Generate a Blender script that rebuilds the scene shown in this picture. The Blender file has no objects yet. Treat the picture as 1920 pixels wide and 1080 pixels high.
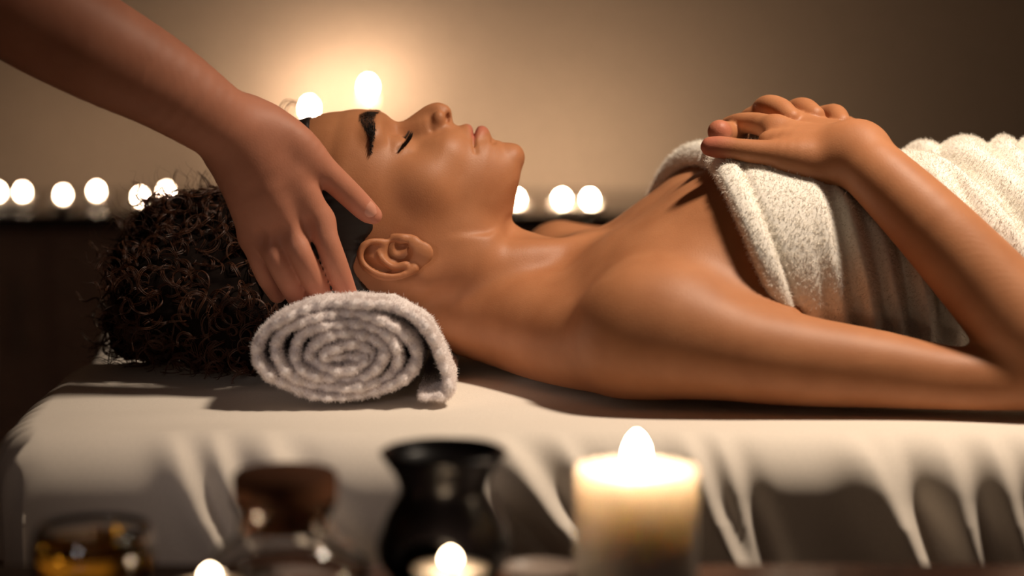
import bpy, bmesh, math, random
import numpy as np
from mathutils import Vector, Matrix

random.seed(7); rng = np.random.default_rng(7)
scene = bpy.context.scene
COL = scene.collection
# ------------------------------------------------------------------ camera
PITCH = math.radians(8.0)
DIST = 2.2
LENS = 85.0
KPX = 36.0 / LENS / 1920.0            # radians (tan) per photo pixel
S = KPX * DIST                        # metres per pixel in the plane of the face
BED = 0.72                            # height of the sheet
ZC = 0.789                            # height aimed at
CP, SP = math.cos(PITCH), math.sin(PITCH)
CAM = np.array([0.0, -DIST * CP, ZC + DIST * SP])

cam = bpy.data.cameras.new('camera')
cam.lens = LENS; cam.sensor_width = 36.0; cam.sensor_fit = 'HORIZONTAL'
cam.clip_start = 0.05; cam.clip_end = 60
cam.dof.use_dof = True
cam.dof.focus_distance = 2.09
cam.dof.aperture_fstop = 2.5
camo = bpy.data.objects.new('camera', cam); COL.objects.link(camo)
camo.location = CAM; camo.rotation_euler = (math.pi / 2 - PITCH, 0, 0)
scene.camera = camo

# ------------------------------------------------------------------ world, lamps, exposure
scene.view_settings.view_transform = 'Standard'
scene.view_settings.look = 'None'
scene.view_settings.exposure = 0.0
scene.view_settings.gamma = 1.0
scene.view_settings.use_curve_mapping = False
w = bpy.data.worlds.new('room_air'); scene.world = w; w.use_nodes = True
w.node_tree.nodes['Background'].inputs[0].default_value = (0.9, 0.62, 0.52, 1)
w.node_tree.nodes['Background'].inputs[1].default_value = 0.008

def area_lamp(name, loc, aim, size, power, col):
    l = bpy.data.lights.new(name, 'AREA'); l.energy = power; l.color = col
    l.shape = 'DISK'; l.size = size
    o = bpy.data.objects.new(name, l); COL.objects.link(o)
    o.location = loc
    o.rotation_euler = (Vector(aim) - Vector(loc)).to_track_quat('-Z', 'Y').to_euler()
    return o
def spot_lamp(name, loc, aim, power, col, cone, blend, rad):
    l = bpy.data.lights.new(name, 'SPOT'); l.energy = power; l.color = col
    l.spot_size = math.radians(cone); l.spot_blend = blend; l.shadow_soft_size = rad
    o = bpy.data.objects.new(name, l); COL.objects.link(o); o.location = loc
    o.rotation_euler = (Vector(aim) - Vector(loc)).to_track_quat('-Z', 'Y').to_euler()
    return o
spot_lamp('key_spot', (0.62, -0.27, 1.95), (0.25, -0.08, 0.82), 98, (1.0, 0.82, 0.64), 72, 1.0, .09)
area_lamp('front_fill_light', (-0.15, -2.6, 1.75), (0.0, 0, 0.75), 0.7, 0.7, (1.0, 0.66, 0.52))  # weak fill added from behind the camera, not a lamp of the room
spot_lamp('bolster_fill_spot', (-0.75, -1.9, 1.15), (-0.15, -0.2, 0.74), 22, (1.0, 0.84, 0.78), 13, 1.0, .12)  # extra narrow spot, added only to brighten the end of the rolled towel

# ------------------------------------------------------------------ pixels to places
def P(px, py, Y=0.0):
    d = np.array([(px - 960) * KPX, CP - SP * (py - 540) * KPX * 1.0, -SP - CP * (py - 540) * KPX])
    # forward + up*(-(py-540)k): up = (0, SP, CP)
    t = (Y - CAM[1]) / d[1]
    return CAM + d * t
def hpx(p):                       # world -> upright side-view pixels of the head plane
    return 960 + p[0] / S, 540 - (p[2] - ZC) * CP / S

# ------------------------------------------------------------------ objects
def link(o):
    COL.objects.link(o); return o
def tag(o, label=None, cat=None, group=None, kind=None):
    if label: o['label'] = label
    if cat: o['category'] = cat
    if group: o['group'] = group
    if kind: o['kind'] = kind
    return o
def empty(name, loc):
    o = bpy.data.objects.new(name, None); o.location = loc; o.empty_display_size = 0.02
    return link(o)
def mesh_obj(name, v, f, mat, parent=None, smooth=True):
    me = bpy.data.meshes.new(name)
    v = np.asarray(v, dtype=np.float32)
    f = np.asarray(f, dtype=np.int32)
    if f.ndim == 2:
        n, k = f.shape
        me.vertices.add(len(v)); me.vertices.foreach_set('co', v.ravel())
        me.loops.add(n * k); me.loops.foreach_set('vertex_index', f.ravel())
        me.polygons.add(n)
        me.polygons.foreach_set('loop_start', np.arange(0, n * k, k, dtype=np.int32))
        me.update(calc_edges=True); me.validate()
    me.polygons.foreach_set('use_smooth', np.full(len(me.polygons), smooth))
    if mat: me.materials.append(mat)
    o = link(bpy.data.objects.new(name, me))
    if parent is not None:
        o.parent = parent
        o.matrix_parent_inverse = Matrix.Translation(parent.location).inverted()
    return o
def bm_obj(name, bm, mat, parent=None, smooth=True):
    me = bpy.data.meshes.new(name); bm.to_mesh(me); bm.free()
    me.polygons.foreach_set('use_smooth', np.full(len(me.polygons), smooth))
    me.materials.append(mat)
    o = link(bpy.data.objects.new(name, me))
    if parent is not None:
        o.parent = parent
        o.matrix_parent_inverse = Matrix.Translation(parent.location).inverted()
    return o
def lathe(name, prof, mat, center, parent=None, seg=48, wob=0.0, smooth=True):
    """prof: list of (r, z) turned about the vertical through center"""
    pr = np.array(prof, float); n = len(pr)
    a = np.linspace(0, 2 * math.pi, seg, endpoint=False)
    rr = pr[:, 0][:, None] * (1 + wob * np.sin(3 * a + 1)[None, :] + wob * .6 * np.sin(7 * a)[None, :])
    v = np.stack([center[0] + rr * np.cos(a), center[1] + rr * np.sin(a),
                  center[2] + np.repeat(pr[:, 1][:, None], seg, 1)], -1).reshape(-1, 3)
    i, j = np.meshgrid(np.arange(n - 1), np.arange(seg), indexing='ij')
    j2 = (j + 1) % seg
    f = np.stack([i * seg + j, i * seg + j2, (i + 1) * seg + j2, (i + 1) * seg + j], -1).reshape(-1, 4)
    return mesh_obj(name, v, f, mat, parent, smooth)
def box(name, lo, hi, mat, parent=None, bevel=0.004):
    bm = bmesh.new()
    bmesh.ops.create_cube(bm, size=1)
    for vtx in bm.verts:
        vtx.co = Vector([lo[i] + (vtx.co[i] + .5) * (hi[i] - lo[i]) for i in range(3)])
    if bevel:
        bmesh.ops.bevel(bm, geom=bm.edges[:], offset=bevel, segments=2, affect='EDGES', profile=.6)
    return bm_obj(name, bm, mat, parent, False)

# ------------------------------------------------------------------ materials
def new_mat(name):
    m = bpy.data.materials.new(name); m.use_nodes = True
    nt = m.node_tree; b = nt.nodes['Principled BSDF']
    return m, nt, b
def noise_bump(nt, b, scale, strength, dist=0.001, detail=4, coord='Object'):
    tc = nt.nodes.new('ShaderNodeTexCoord'); n = nt.nodes.new('ShaderNodeTexNoise')
    n.inputs['Scale'].default_value = scale; n.inputs['Detail'].default_value = detail
    bp = nt.nodes.new('ShaderNodeBump'); bp.inputs['Strength'].default_value = strength
    bp.inputs['Distance'].default_value = dist
    nt.links.new(tc.outputs[coord], n.inputs['Vector'])
    nt.links.new(n.outputs[0], bp.inputs['Height'])
    nt.links.new(bp.outputs[0], b.inputs['Normal'])
    return n, tc
def mix_col(nt, fac_out, c1, c2, lo=.35, hi=.65):
    r = nt.nodes.new('ShaderNodeValToRGB')
    r.color_ramp.elements[0].position = lo; r.color_ramp.elements[1].position = hi
    r.color_ramp.elements[0].color = (*c1, 1); r.color_ramp.elements[1].color = (*c2, 1)
    nt.links.new(fac_out, r.inputs[0]); return r
def simple(name, col, rough=.6, metal=0, bump=None, spec=.5):
    m, nt, b = new_mat(name)
    b.inputs['Base Color'].default_value = (*col, 1); b.inputs['Roughness'].default_value = rough
    b.inputs['Metallic'].default_value = metal; b.inputs['Specular IOR Level'].default_value = spec
    n, tc = noise_bump(nt, b, (bump or (40, .05))[0], (bump or (40, .05))[1])
    r = mix_col(nt, n.outputs[0], tuple(c * .88 for c in col), tuple(min(1, c * 1.1) for c in col), .3, .7)
    nt.links.new(r.outputs[0], b.inputs['Base Color'])
    return m
def skin_mat(name, c1, c2, lips, dark, rough=.50):
    m, nt, b = new_mat(name)
    n, tc = noise_bump(nt, b, 750, .30, .0006, 3)
    n2 = nt.nodes.new('ShaderNodeTexNoise'); n2.inputs['Scale'].default_value = 28; n2.inputs['Detail'].default_value = 5
    nt.links.new(tc.outputs['Object'], n2.inputs['Vector'])
    r = mix_col(nt, n2.outputs[0], c1, c2, .3, .7)
    at = nt.nodes.new('ShaderNodeAttribute'); at.attribute_name = 'tint'
    sep = nt.nodes.new('ShaderNodeSeparateColor'); nt.links.new(at.outputs['Color'], sep.inputs[0])
    m1 = nt.nodes.new('ShaderNodeMix'); m1.data_type = 'RGBA'
    m1.inputs['B'].default_value = (*lips, 1)
    nt.links.new(sep.outputs[0], m1.inputs['Factor']); nt.links.new(r.outputs[0], m1.inputs['A'])
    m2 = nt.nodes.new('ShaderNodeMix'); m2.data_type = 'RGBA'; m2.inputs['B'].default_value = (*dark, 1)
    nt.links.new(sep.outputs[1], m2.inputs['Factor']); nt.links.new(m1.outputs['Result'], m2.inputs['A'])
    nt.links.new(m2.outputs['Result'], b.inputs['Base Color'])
    b.inputs['Roughness'].default_value = rough
    b.inputs['Specular IOR Level'].default_value = .26
    b.inputs['Subsurface Weight'].default_value = .10
    b.inputs['Subsurface Radius'].default_value = (1.0, .35, .18)
    b.inputs['Subsurface Scale'].default_value = .006
    return m
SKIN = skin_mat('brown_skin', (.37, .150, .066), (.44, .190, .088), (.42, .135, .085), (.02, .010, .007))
SKIN2 = skin_mat('tan_skin', (.43, .175, .105), (.50, .21, .13), (.60, .24, .17), (.30, .12, .08), .52)
NAIL = simple('nail', (.58, .27, .19), .28)
HAIR = simple('dark_brown_hair', (.075, .026, .011), .42, spec=.5)
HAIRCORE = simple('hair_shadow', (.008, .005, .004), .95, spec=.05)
BLACKHAIR = simple('black_hair', (.009, .006, .005), .45)
BROWHAIR = simple('brow_hair', (.012, .006, .004), .6)

def terry(name, col):
    m, nt, b = new_mat(name)
    n, tc = noise_bump(nt, b, 900, .25, .0012, 2)
    n2 = nt.nodes.new('ShaderNodeTexNoise'); n2.inputs['Scale'].default_value = 350
    nt.links.new(tc.outputs['Object'], n2.inputs['Vector'])
    r = mix_col(nt, n2.outputs[0], tuple(c * .90 for c in col), col, .3, .7)
    nt.links.new(r.outputs[0], b.inputs['Base Color'])
    b.inputs['Roughness'].default_value = .95; b.inputs['Specular IOR Level'].default_value = .1
    b.inputs['Sheen Weight'].default_value = .15
    return m
def pile_mat(name, col):
    m = bpy.data.materials.new(name); m.use_nodes = True; nt = m.node_tree
    nt.nodes.remove(nt.nodes['Principled BSDF']); out = nt.nodes['Material Output']
    d = nt.nodes.new('ShaderNodeBsdfDiffuse'); t = nt.nodes.new('ShaderNodeBsdfTranslucent'); mx = nt.nodes.new('ShaderNodeMixShader')
    d.inputs[0].default_value = (*col, 1); t.inputs[0].default_value = (*col, 1); mx.inputs[0].default_value = .45
    nt.links.new(d.outputs[0], mx.inputs[1]); nt.links.new(t.outputs[0], mx.inputs[2]); nt.links.new(mx.outputs[0], out.inputs[0])
    return m
PILE = pile_mat('towel_loops', (.90, .86, .79)); ROLLPILE = pile_mat('bolster_loops', (.90, .84, .82))
TOWEL = terry('white_terry', (.86, .82, .75))
ROLLT = terry('lilac_white_terry', (.86, .80, .785))
SHEET = simple('cream_sheet', (.74, .665, .58), .85, bump=(1400, .10), spec=.15)
SKIRT = simple('brown_upholstery', (.085, .052, .048), .8, bump=(300, .2), spec=.2)
WALL = simple('plaster', (.50, .405, .32), .9, bump=(60, .06), spec=.1)
FLOORM = simple('dark_wood_floor', (.10, .055, .035), .5, bump=(12, .1))
DARKW = simple('dark_lacquer', (.022, .015, .013), .16, bump=(20, .02))
CONS = simple('grey_brown_paint', (.75, .60, .54), .7, bump=(20, .05), spec=.2)
CERAM = simple('black_ceramic', (.006, .005, .006), .30, spec=.3)
CORK = simple('cork', (.13, .05, .022), .8, bump=(180, .5), spec=.2)
STEEL = simple('aluminium', (.75, .70, .64), .3, 1.0)
WICK = simple('charred_wick', (.02, .015, .012), .9)

def emit(name, col, s):
    m, nt, b = new_mat(name)
    b.inputs['Base Color'].default_value = (0, 0, 0, 1)
    b.inputs['Emission Color'].default_value = (*col, 1); b.inputs['Emission Strength'].default_value = s
    # hotter core low in the flame, by its own height
    return m
FLAME_BACK = emit('back_flame', (1.0, .71, .47), 140)
FLAME_RIGHT = emit('bright_back_flame', (1.0, .71, .47), 1500)
FLAME_HIGH = emit('taper_flame', (1.0, .72, .50), 620)
FLAME_PILLAR = emit('pillar_flame', (1.0, .74, .48), 110)
FLAME_FRONT = emit('front_flame', (1.0, .72, .46), 45)
def wax_mat(name, col, sss):
    m, nt, b = new_mat(name)
    n, tc = noise_bump(nt, b, 60, .05, .001)
    r = mix_col(nt, n.outputs[0], tuple(c * .95 for c in col), col)
    nt.links.new(r.outputs[0], b.inputs['Base Color'])
    b.inputs['Roughness'].default_value = .4
    b.inputs['Subsurface Weight'].default_value = 1.0; b.subsurface_method = 'BURLEY'
    b.inputs['Subsurface Radius'].default_value = (1.0, .86, .70)
    b.inputs['Subsurface Scale'].default_value = sss
    return m
WAX = wax_mat('ivory_wax', (.90, .80, .68), .045)
WAXS = wax_mat('tealight_wax', (.90, .82, .70), .008)
def glass(name, col, rough=.0, ior=1.45):
    m, nt, b = new_mat(name)
    b.inputs['Base Color'].default_value = (*col, 1); b.inputs['Roughness'].default_value = rough
    b.inputs['Transmission Weight'].default_value = 1.0; b.inputs['IOR'].default_value = ior
    return m
GLASS = glass('clear_glass', (1, .98, .95))
OIL = glass('golden_oil', (.85, .42, .04), 0, 1.4)

# ------------------------------------------------------------------ implicit surfaces
def pchip(xs, ys):
    xs = np.asarray(xs, float); ys = np.asarray(ys, float)
    h = np.diff(xs); d = np.diff(ys) / h
    m = np.zeros_like(ys); m[0] = d[0]; m[-1] = d[-1]
    for i in range(1, len(xs) - 1):
        if d[i - 1] * d[i] > 0:
            w1 = 2 * h[i] + h[i - 1]; w2 = h[i] + 2 * h[i - 1]
            m[i] = (w1 + w2) / (w1 / d[i - 1] + w2 / d[i])
    def f(x):
        x = np.clip(x, xs[0], xs[-1])
        i = np.clip(np.searchsorted(xs, x) - 1, 0, len(xs) - 2)
        t = (x - xs[i]) / h[i]
        return ((1 + 2 * t) * (1 - t) ** 2 * ys[i] + t * (1 - t) ** 2 * h[i] * m[i]
                + t * t * (3 - 2 * t) * ys[i + 1] + t * t * (t - 1) * h[i] * m[i + 1])
    return f
def smin(a, b, k):
    if np.isscalar(k) and k <= 0: return np.minimum(a, b)
    h = np.maximum(k - np.abs(a - b), 0) / k
    return np.minimum(a, b) - h * h * k * .25
def smax(a, b, k): return -smin(-a, -b, k)

class Vol:
    def __init__(self, x, y, z):
        self.x, self.y, self.z = [np.asarray(a, np.float32) for a in (x, y, z)]
        self.F = np.full((len(x), len(y), len(z)), 9.0, np.float32)
    def sl(self, lo, hi):
        out = []
        for a, l, h in zip((self.x, self.y, self.z), lo, hi):
            i0 = max(0, int(np.searchsorted(a, l)) - 1); i1 = min(len(a), int(np.searchsorted(a, h)) + 1)
            out.append(slice(i0, max(i1, i0 + 1)))
        return tuple(out)
    def pts(self, s):
        return self.x[s[0]][:, None, None], self.y[s[1]][None, :, None], self.z[s[2]][None, None, :]
    def add(self, fn, lo, hi, k=0.0, op='u', pad=.012):
        lo = np.asarray(lo) - k - pad; hi = np.asarray(hi) + k + pad
        s = self.sl(lo, hi); X, Y, Z = self.pts(s)
        f = fn(X, Y, Z).astype(np.float32); g = self.F[s]
        if op == 'u': self.F[s] = smin(g, f, k)
        elif op == 's': self.F[s] = smax(g, -f, k)
        else: self.F[s] = smax(g, f, k)
    def mesh(self, smooth=2, extra=None, rounds=10):
        F = self.F; ins = F < 0
        nx, ny, nz = F.shape
        cnt = np.zeros((nx - 1, ny - 1, nz - 1), np.int8)
        for a in (0, 1):
            for b in (0, 1):
                for c in (0, 1):
                    cnt += ins[a:nx - 1 + a, b:ny - 1 + b, c:nz - 1 + c]
        act = (cnt > 0) & (cnt < 8)
        I, J, K = np.nonzero(act)
        idm = np.full(act.shape, -1, np.int32); idm[I, J, K] = np.arange(len(I), dtype=np.int32)
        corn = {}
        for a in (0, 1):
            for b in (0, 1):
                for c in (0, 1):
                    corn[(a, b, c)] = F[I + a, J + b, K + c]
        acc = np.zeros((len(I), 3)); n = np.zeros(len(I))
        for ax in range(3):
            for p in (0, 1):
                for q in (0, 1):
                    a = [0, 0, 0]; o = [t for t in range(3) if t != ax]
                    a[o[0]] = p; a[o[1]] = q; b = list(a); b[ax] = 1
                    fa, fb = corn[tuple(a)], corn[tuple(b)]
                    cr = (fa < 0) != (fb < 0)
                    t = np.where(cr, fa / np.where(cr, fa - fb, 1), 0)
                    pos = np.zeros((len(I), 3)); pos[:, o[0]] = p; pos[:, o[1]] = q; pos[:, ax] = t
                    acc += pos * cr[:, None]; n += cr
        fr = acc / n[:, None]
        V = np.empty((len(I), 3))
        for d, (A, idx) in enumerate(((self.x, I), (self.y, J), (self.z, K))):
            V[:, d] = A[idx] + fr[:, d] * (A[idx + 1] - A[idx])
        quads = []
        for ax in range(3):
            o = [t for t in range(3) if t != ax]
            s0 = [slice(None)] * 3; s1 = [slice(None)] * 3
            s0[ax] = slice(0, -1); s1[ax] = slice(1, None)
            for t in o: s0[t] = slice(1, -1); s1[t] = slice(1, -1)
            A = ins[tuple(s0)]; B = ins[tuple(s1)]
            for flip, M in ((0, A & ~B), (1, ~A & B)):
                q = np.array(np.nonzero(M))
                if q.shape[1] == 0: continue
                for t in o: q[t] += 1
                c = []
                for da, db in ((1, 1), (0, 1), (0, 0), (1, 0)):
                    r = [q[0].copy(), q[1].copy(), q[2].copy()]
                    r[o[0]] -= da; r[o[1]] -= db
                    c.append(idm[r[0], r[1], r[2]])
                Q = np.stack(c, -1)
                if flip ^ (ax == 1): Q = Q[:, ::-1]
                quads.append(Q)
        Q = np.concatenate(quads)
        e = np.concatenate([Q[:, [0, 1]], Q[:, [1, 2]], Q[:, [2, 3]], Q[:, [3, 0]]])
        deg = np.bincount(e.ravel(), minlength=len(V)).astype(float)
        for it in range(smooth * 2):
            lam = .5 if it % 2 == 0 else -.52
            sm = np.zeros_like(V)
            for d in range(3):
                sm[:, d] = np.bincount(e[:, 0], V[e[:, 1], d], len(V)) + np.bincount(e[:, 1], V[e[:, 0], d], len(V))
            V = V + lam * (sm / deg[:, None] - V)
        if extra is not None:
            wt = extra(V)[:, None]
            for it in range(rounds):
                sm = np.zeros_like(V)
                for d in range(3):
                    sm[:, d] = np.bincount(e[:, 0], V[e[:, 1], d], len(V)) + np.bincount(e[:, 1], V[e[:, 0], d], len(V))
                V = V + (.6 if it % 2 == 0 else -.56) * wt * (sm / deg[:, None] - V)
        return V, Q

def catmull(pts, n):
    p = np.asarray(pts, float)
    if len(p) < 3 or n <= 1: return p
    q = np.vstack([2 * p[0] - p[1], p, 2 * p[-1] - p[-2]]); out = []
    for i in range(1, len(q) - 2):
        for t in np.linspace(0, 1, n, endpoint=False):
            out.append(.5 * ((2 * q[i]) + (-q[i - 1] + q[i + 1]) * t + (2 * q[i - 1] - 5 * q[i] + 4 * q[i + 1] - q[i + 2]) * t * t
                             + (-q[i - 1] + 3 * q[i] - 3 * q[i + 1] + q[i + 2]) * t ** 3))
    out.append(p[-1]); return np.array(out)
ARMS = []; PRESS = []
def chain(pts, n=4, flat=None):
    """pts (x,y,z,r) -> field; flat = (direction, factor) squeezes across a direction"""
    c = catmull(pts, n)
    M = np.eye(3)
    if flat is not None:
        d = np.asarray(flat[0], float); d /= np.linalg.norm(d)
        M = np.eye(3) + (flat[1] - 1) * np.outer(d, d)
    cc = c[:, :3] @ M.T
    R = c[:, 3].max()
    lo = c[:, :3].min(0) - R; hi = c[:, :3].max(0) + R
    def f(X, Y, Z):
        if flat is not None:
            X, Y, Z = (M[0, 0] * X + M[0, 1] * Y + M[0, 2] * Z, M[1, 0] * X + M[1, 1] * Y + M[1, 2] * Z,
                       M[2, 0] * X + M[2, 1] * Y + M[2, 2] * Z)
        out = None
        for i in range(len(cc) - 1):
            a = cc[i]; b = cc[i + 1]; d = b - a; dd = d @ d + 1e-12
            t = np.clip(((X - a[0]) * d[0] + (Y - a[1]) * d[1] + (Z - a[2]) * d[2]) / dd, 0, 1)
            g = np.sqrt((X - a[0] - t * d[0]) ** 2 + (Y - a[1] - t * d[1]) ** 2 + (Z - a[2] - t * d[2]) ** 2) - (c[i, 3] + t * (c[i + 1, 3] - c[i, 3]))
            out = g if out is None else np.minimum(out, g)
        return out
    return f, lo, hi
def ellipsoid(c, r, axes=None):
    c = np.asarray(c, float); r = np.asarray(r, float)
    A = np.eye(3) if axes is None else np.asarray(axes, float)
    m = r.max()
    def f(X, Y, Z):
        x, y, z = X - c[0], Y - c[1], Z - c[2]
        u = [(A[i, 0] * x + A[i, 1] * y + A[i, 2] * z) for i in range(3)]
        k0 = np.sqrt(sum((u[i] / r[i]) ** 2 for i in range(3))) + 1e-9
        k1 = np.sqrt(sum((u[i] / r[i] ** 2) ** 2 for i in range(3))) + 1e-9
        return k0 * (k0 - 1) / k1
    return f, c - m, c + m
def W(px, py, Y, r): return (*P(px, py, Y), r)

# ---- head in its own axes: u down the face, v to the back, y across; photo pixels at the face plane
HA = math.radians(12.0)
HO = (752.0, 238.0)
DU = (math.cos(HA), math.sin(HA)); DV = (-math.sin(HA), math.cos(HA))
def head_world(u, v, y=0.0):
    hx = HO[0] + u * DU[0] + v * DV[0]; hy = HO[1] + u * DU[1] + v * DV[1]
    return np.array([(hx - 960) * S, y * S, ZC - (hy - 540) * S / CP])
def to_uvy(X, Y, Z):
    hx = 960 + X / S; hy = 540 - (Z - ZC) * CP / S
    a = hx - HO[0]; b = hy - HO[1]
    return a * DU[0] + b * DU[1], a * DV[0] + b * DV[1], np.abs(Y) / S
vf_ = pchip([-90, -60, -40, -20, 0, 30, 60, 75, 92, 110, 136, 165, 180, 200, 220, 232, 240],
            [0, -7, -9, -1, 5, 6, 2, -6, -19, -22, -17, -18, -13, -7, -5, 3, 18])
w_ = pchip([-90, -20, 20, 60, 100, 136, 165, 200, 220, 240], [146, 142, 138, 135, 126, 115, 105, 86, 68, 46])
vc_ = pchip([-90, 60, 100, 136, 200, 240], [185, 178, 175, 165, 150, 110])
vb_ = pchip([-90, 60, 100, 136, 165, 200, 240], [350, 330, 300, 240, 210, 180, 140])

def head_field(X, Y, Z):
    u, v, y = to_uvy(X, Y, Z)
    # cranium
    n = 2.2
    cu, cv = -70, 188
    rr = ((np.abs(u - cu) / 166) ** n + (np.abs(v - cv) / 195) ** n + (y / 148) ** n) ** (1 / n)
    cr = (rr - 1) * 148
    uu = np.clip(u, -90, 240)
    vf, ww, vc, vb = vf_(uu), w_(uu), vc_(uu), vb_(uu)
    dv = v - vc; a = np.where(dv < 0, vc - vf, vb - vc)
    rho = ((np.abs(dv) / a) ** n + (y / ww) ** n) ** (1 / n)
    fc = (rho - 1) * np.minimum(a, ww) * .95
    fc = smax(fc, u - 238, 16 + 50 * np.clip((v - 50) / 70, 0, 1)); fc = smax(fc, -90 - u, 20)
    return smin(cr, fc, 26), u, v, y
def el(u, v, y, c, r):
    q = np.sqrt(((u - c[0]) / r[0]) ** 2 + ((v - c[1]) / r[1]) ** 2 + ((y - c[2]) / r[2]) ** 2) + 1e-6
    return (q - 1) * min(r) * (.6 + .4 * np.minimum(q, 2) / 2) if max(r) / min(r) > 2.5 else (q - 1) * (sum(r) / 3)
def tube(u, v, y, pts, n=5):
    c = catmull(pts, n); out = None
    for i in range(len(c) - 1):
        a = c[i]; d = c[i + 1, :3] - a[:3]; dd = d @ d + 1e-9
        t = np.clip(((u - a[0]) * d[0] + (v - a[1]) * d[1] + (y - a[2]) * d[2]) / dd, 0, 1)
        g = np.sqrt((u - a[0] - t * d[0]) ** 2 + (v - a[1] - t * d[1]) ** 2 + (y - a[2] - t * d[2]) ** 2) - (a[3] + t * (c[i + 1, 3] - a[3]))
        out = g if out is None else np.minimum(out, g)
    return out
def ear_pt(zx, zy, ypx, r):           # from the close view of the ear
    p = P(640 + zx / 9.0, 420 + zy / 9.0, -ypx * S)
    hx, hy = hpx(p)
    a, b = hx - HO[0], hy - HO[1]
    return (a * DU[0] + b * DU[1], a * DV[0] + b * DV[1], ypx, r)

def face_detail(vol):
    lo = head_world(0, 0, 0) - .25; hi = head_world(0, 0, 0) + .25
    s = vol.sl((lo[0], -.11, BED), (hi[0], .11, 1.02)); X, Y, Z = vol.pts(s)
    f, u, v, y = head_field(X, Y, Z)
    U = lambda g, k: smin(f, g, k)
    D = lambda g, k: smax(f, -g, k)
    # forms of the face
    f = U(el(u, v, y, (88, 38, 56), (34, 34, 34)), 34)             # apple of the cheek
    f = U(el(u, v, y, (62, 92, 98), (42, 40, 32)), 40)             # cheekbone
    f = U(el(u, v, y, (148, 176, 84), (34, 40, 26)), 40)           # corner of the jaw
    f = D(el(u, v, y, (2, -10, 62), (28, 30, 40)), 26)             # eye hollow
    f = U(el(u, v, y, (-40, 20, 50), (16, 18, 44)), 26)            # brow ridge
    f = U(el(u, v, y, (4, 44, 63), (29, 29, 32)), 12)              # closed lid over the eyeball
    f = U(tube(u, v, y, [(31, 32, 45, 3), (35, 30, 64, 4), (30, 38, 84, 3)], 3), 12)   # lower lid fold
    uy = lambda pts, wd: np.exp(-(tube(u, 0 * v, y, [(p, 0, q, 0) for p, q in pts], 5) / wd) ** 2) * np.clip((80 - v) / 10, 0, 1)
    f = f + 2.6 * uy([(12, 36), (18, 50), (20, 68), (17, 84), (9, 97)], 3.0)             # where the lids meet
    f = f + 1.2 * uy([(-12, 44), (-24, 60), (-22, 78), (-8, 94)], 6.0)
    # nose
    f = U(tube(u, v, y, [(-14, 14, 0, 9), (8, 4, 0, 11.5), (30, -17, 0, 13), (48, -33, 0, 15), (62, -38, 0, 18), (71, -37, 0, 18.5)], 4), 12)
    f = U(tube(u, v, y, [(14, 18, 8, 14), (36, 8, 12, 23), (54, -2, 14, 27), (72, -10, 15, 22)], 3), 16)
    f = U(tube(u, v, y, [(74, -38, 0, 13), (84, -27, 0, 9), (90, -18, 0, 8)], 3), 6)
    f = U(el(u, v, y, (68, -25, 26), (13, 19, 14)), 5)
    f = D(tube(u, v, y, [(52, -26, 38, .6), (55, -14, 41, 1.2), (62, -6, 42, .8)], 4), 7)   # wing crease
    f = D(el(u, v, y, (84, -33, 17), (5.4, 11, 12)), 2.5)
    # smile fold
    f = D(tube(u, v, y, [(92, 4, 44, 1), (112, 6, 54, 2.5), (132, 20, 62, 1.5)], 4), 10)
    # lips
    f = U(tube(u, v, y, [(123, -18, 0, 11), (124, -15, 14, 11), (128, -5, 32, 8), (136, 9, 49, 3)], 4), 7)
    f = U(tube(u, v, y, [(151, -17, 0, 14.5), (150, -14, 16, 13.5), (145, -4, 32, 9), (138, 10, 48, 3)], 4), 7)
    f = f + 4.5 * uy([(137, 0), (137.5, 14), (138, 32), (140, 46), (142, 52)], 3.0) + 2.5 * uy([(140, 50), (143, 58), (147, 66)], 3.5)
    f = D(tube(u, v, y, [(100, -27, 0, 2.2), (114, -34, 0, 2.5)], 2), 6)
    f = D(tube(u, v, y, [(178, -18, 0, 3), (174, -6, 30, 2)], 3), 10)
    f = U(el(u, v, y, (214, 14, 0), (24, 22, 30)), 14)
    # ear
    vol.F[s] = smin(vol.F[s], (f * S).astype(np.float32), .034)
    f = vol.F[s] / S
    e = el(u, v, y, ear_pt(840, 560, 160, 0)[:3], (60, 31, 8))
    hel = tube(u, v, y, [ear_pt(900, 330, 150, 4), ear_pt(740, 325, 160, 5), ear_pt(570, 290, 170, 5.5), ear_pt(400, 345, 175, 6.5), ear_pt(322, 470, 177, 6.5), ear_pt(328, 590, 178, 6),
                         ear_pt(395, 705, 179, 7.5), ear_pt(515, 798, 179, 8.5), ear_pt(665, 864, 178, 9), ear_pt(860, 875, 174, 9),
                         ear_pt(1060, 835, 169, 8.5), ear_pt(1220, 745, 164, 9)], 4)
    e = smin(e, hel, 4)
    e = smin(e, el(u, v, y, ear_pt(1340, 470, 161, 0)[:3], (22, 19, 10)), 8)
    e = smin(e, el(u, v, y, ear_pt(1200, 320, 155, 0)[:3], (14, 14, 11)), 8)
    e = smax(e, -el(u, v, y, ear_pt(960, 500, 170, 0)[:3], (24, 20, 18)), 3)
    e = smax(e, -tube(u, v, y, [ear_pt(520, 400, 178, 7), ear_pt(455, 570, 179, 7), ear_pt(560, 715, 179, 6), ear_pt(720, 790, 178, 5), ear_pt(920, 805, 175, 4.5), ear_pt(1090, 760, 172, 3)], 4), 3)
    e = smin(e, tube(u, v, y, [ear_pt(620, 410, 163, 3.5), ear_pt(650, 540, 168, 5.5), ear_pt(740, 650, 171, 6), ear_pt(880, 725, 171, 6), ear_pt(1070, 690, 168, 7)], 4), 3)
    e = smin(e, tube(u, v, y, [ear_pt(450, 510, 162, 6.5), ear_pt(560, 590, 163, 5), ear_pt(690, 640, 164, 4)], 3), 3)
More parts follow.
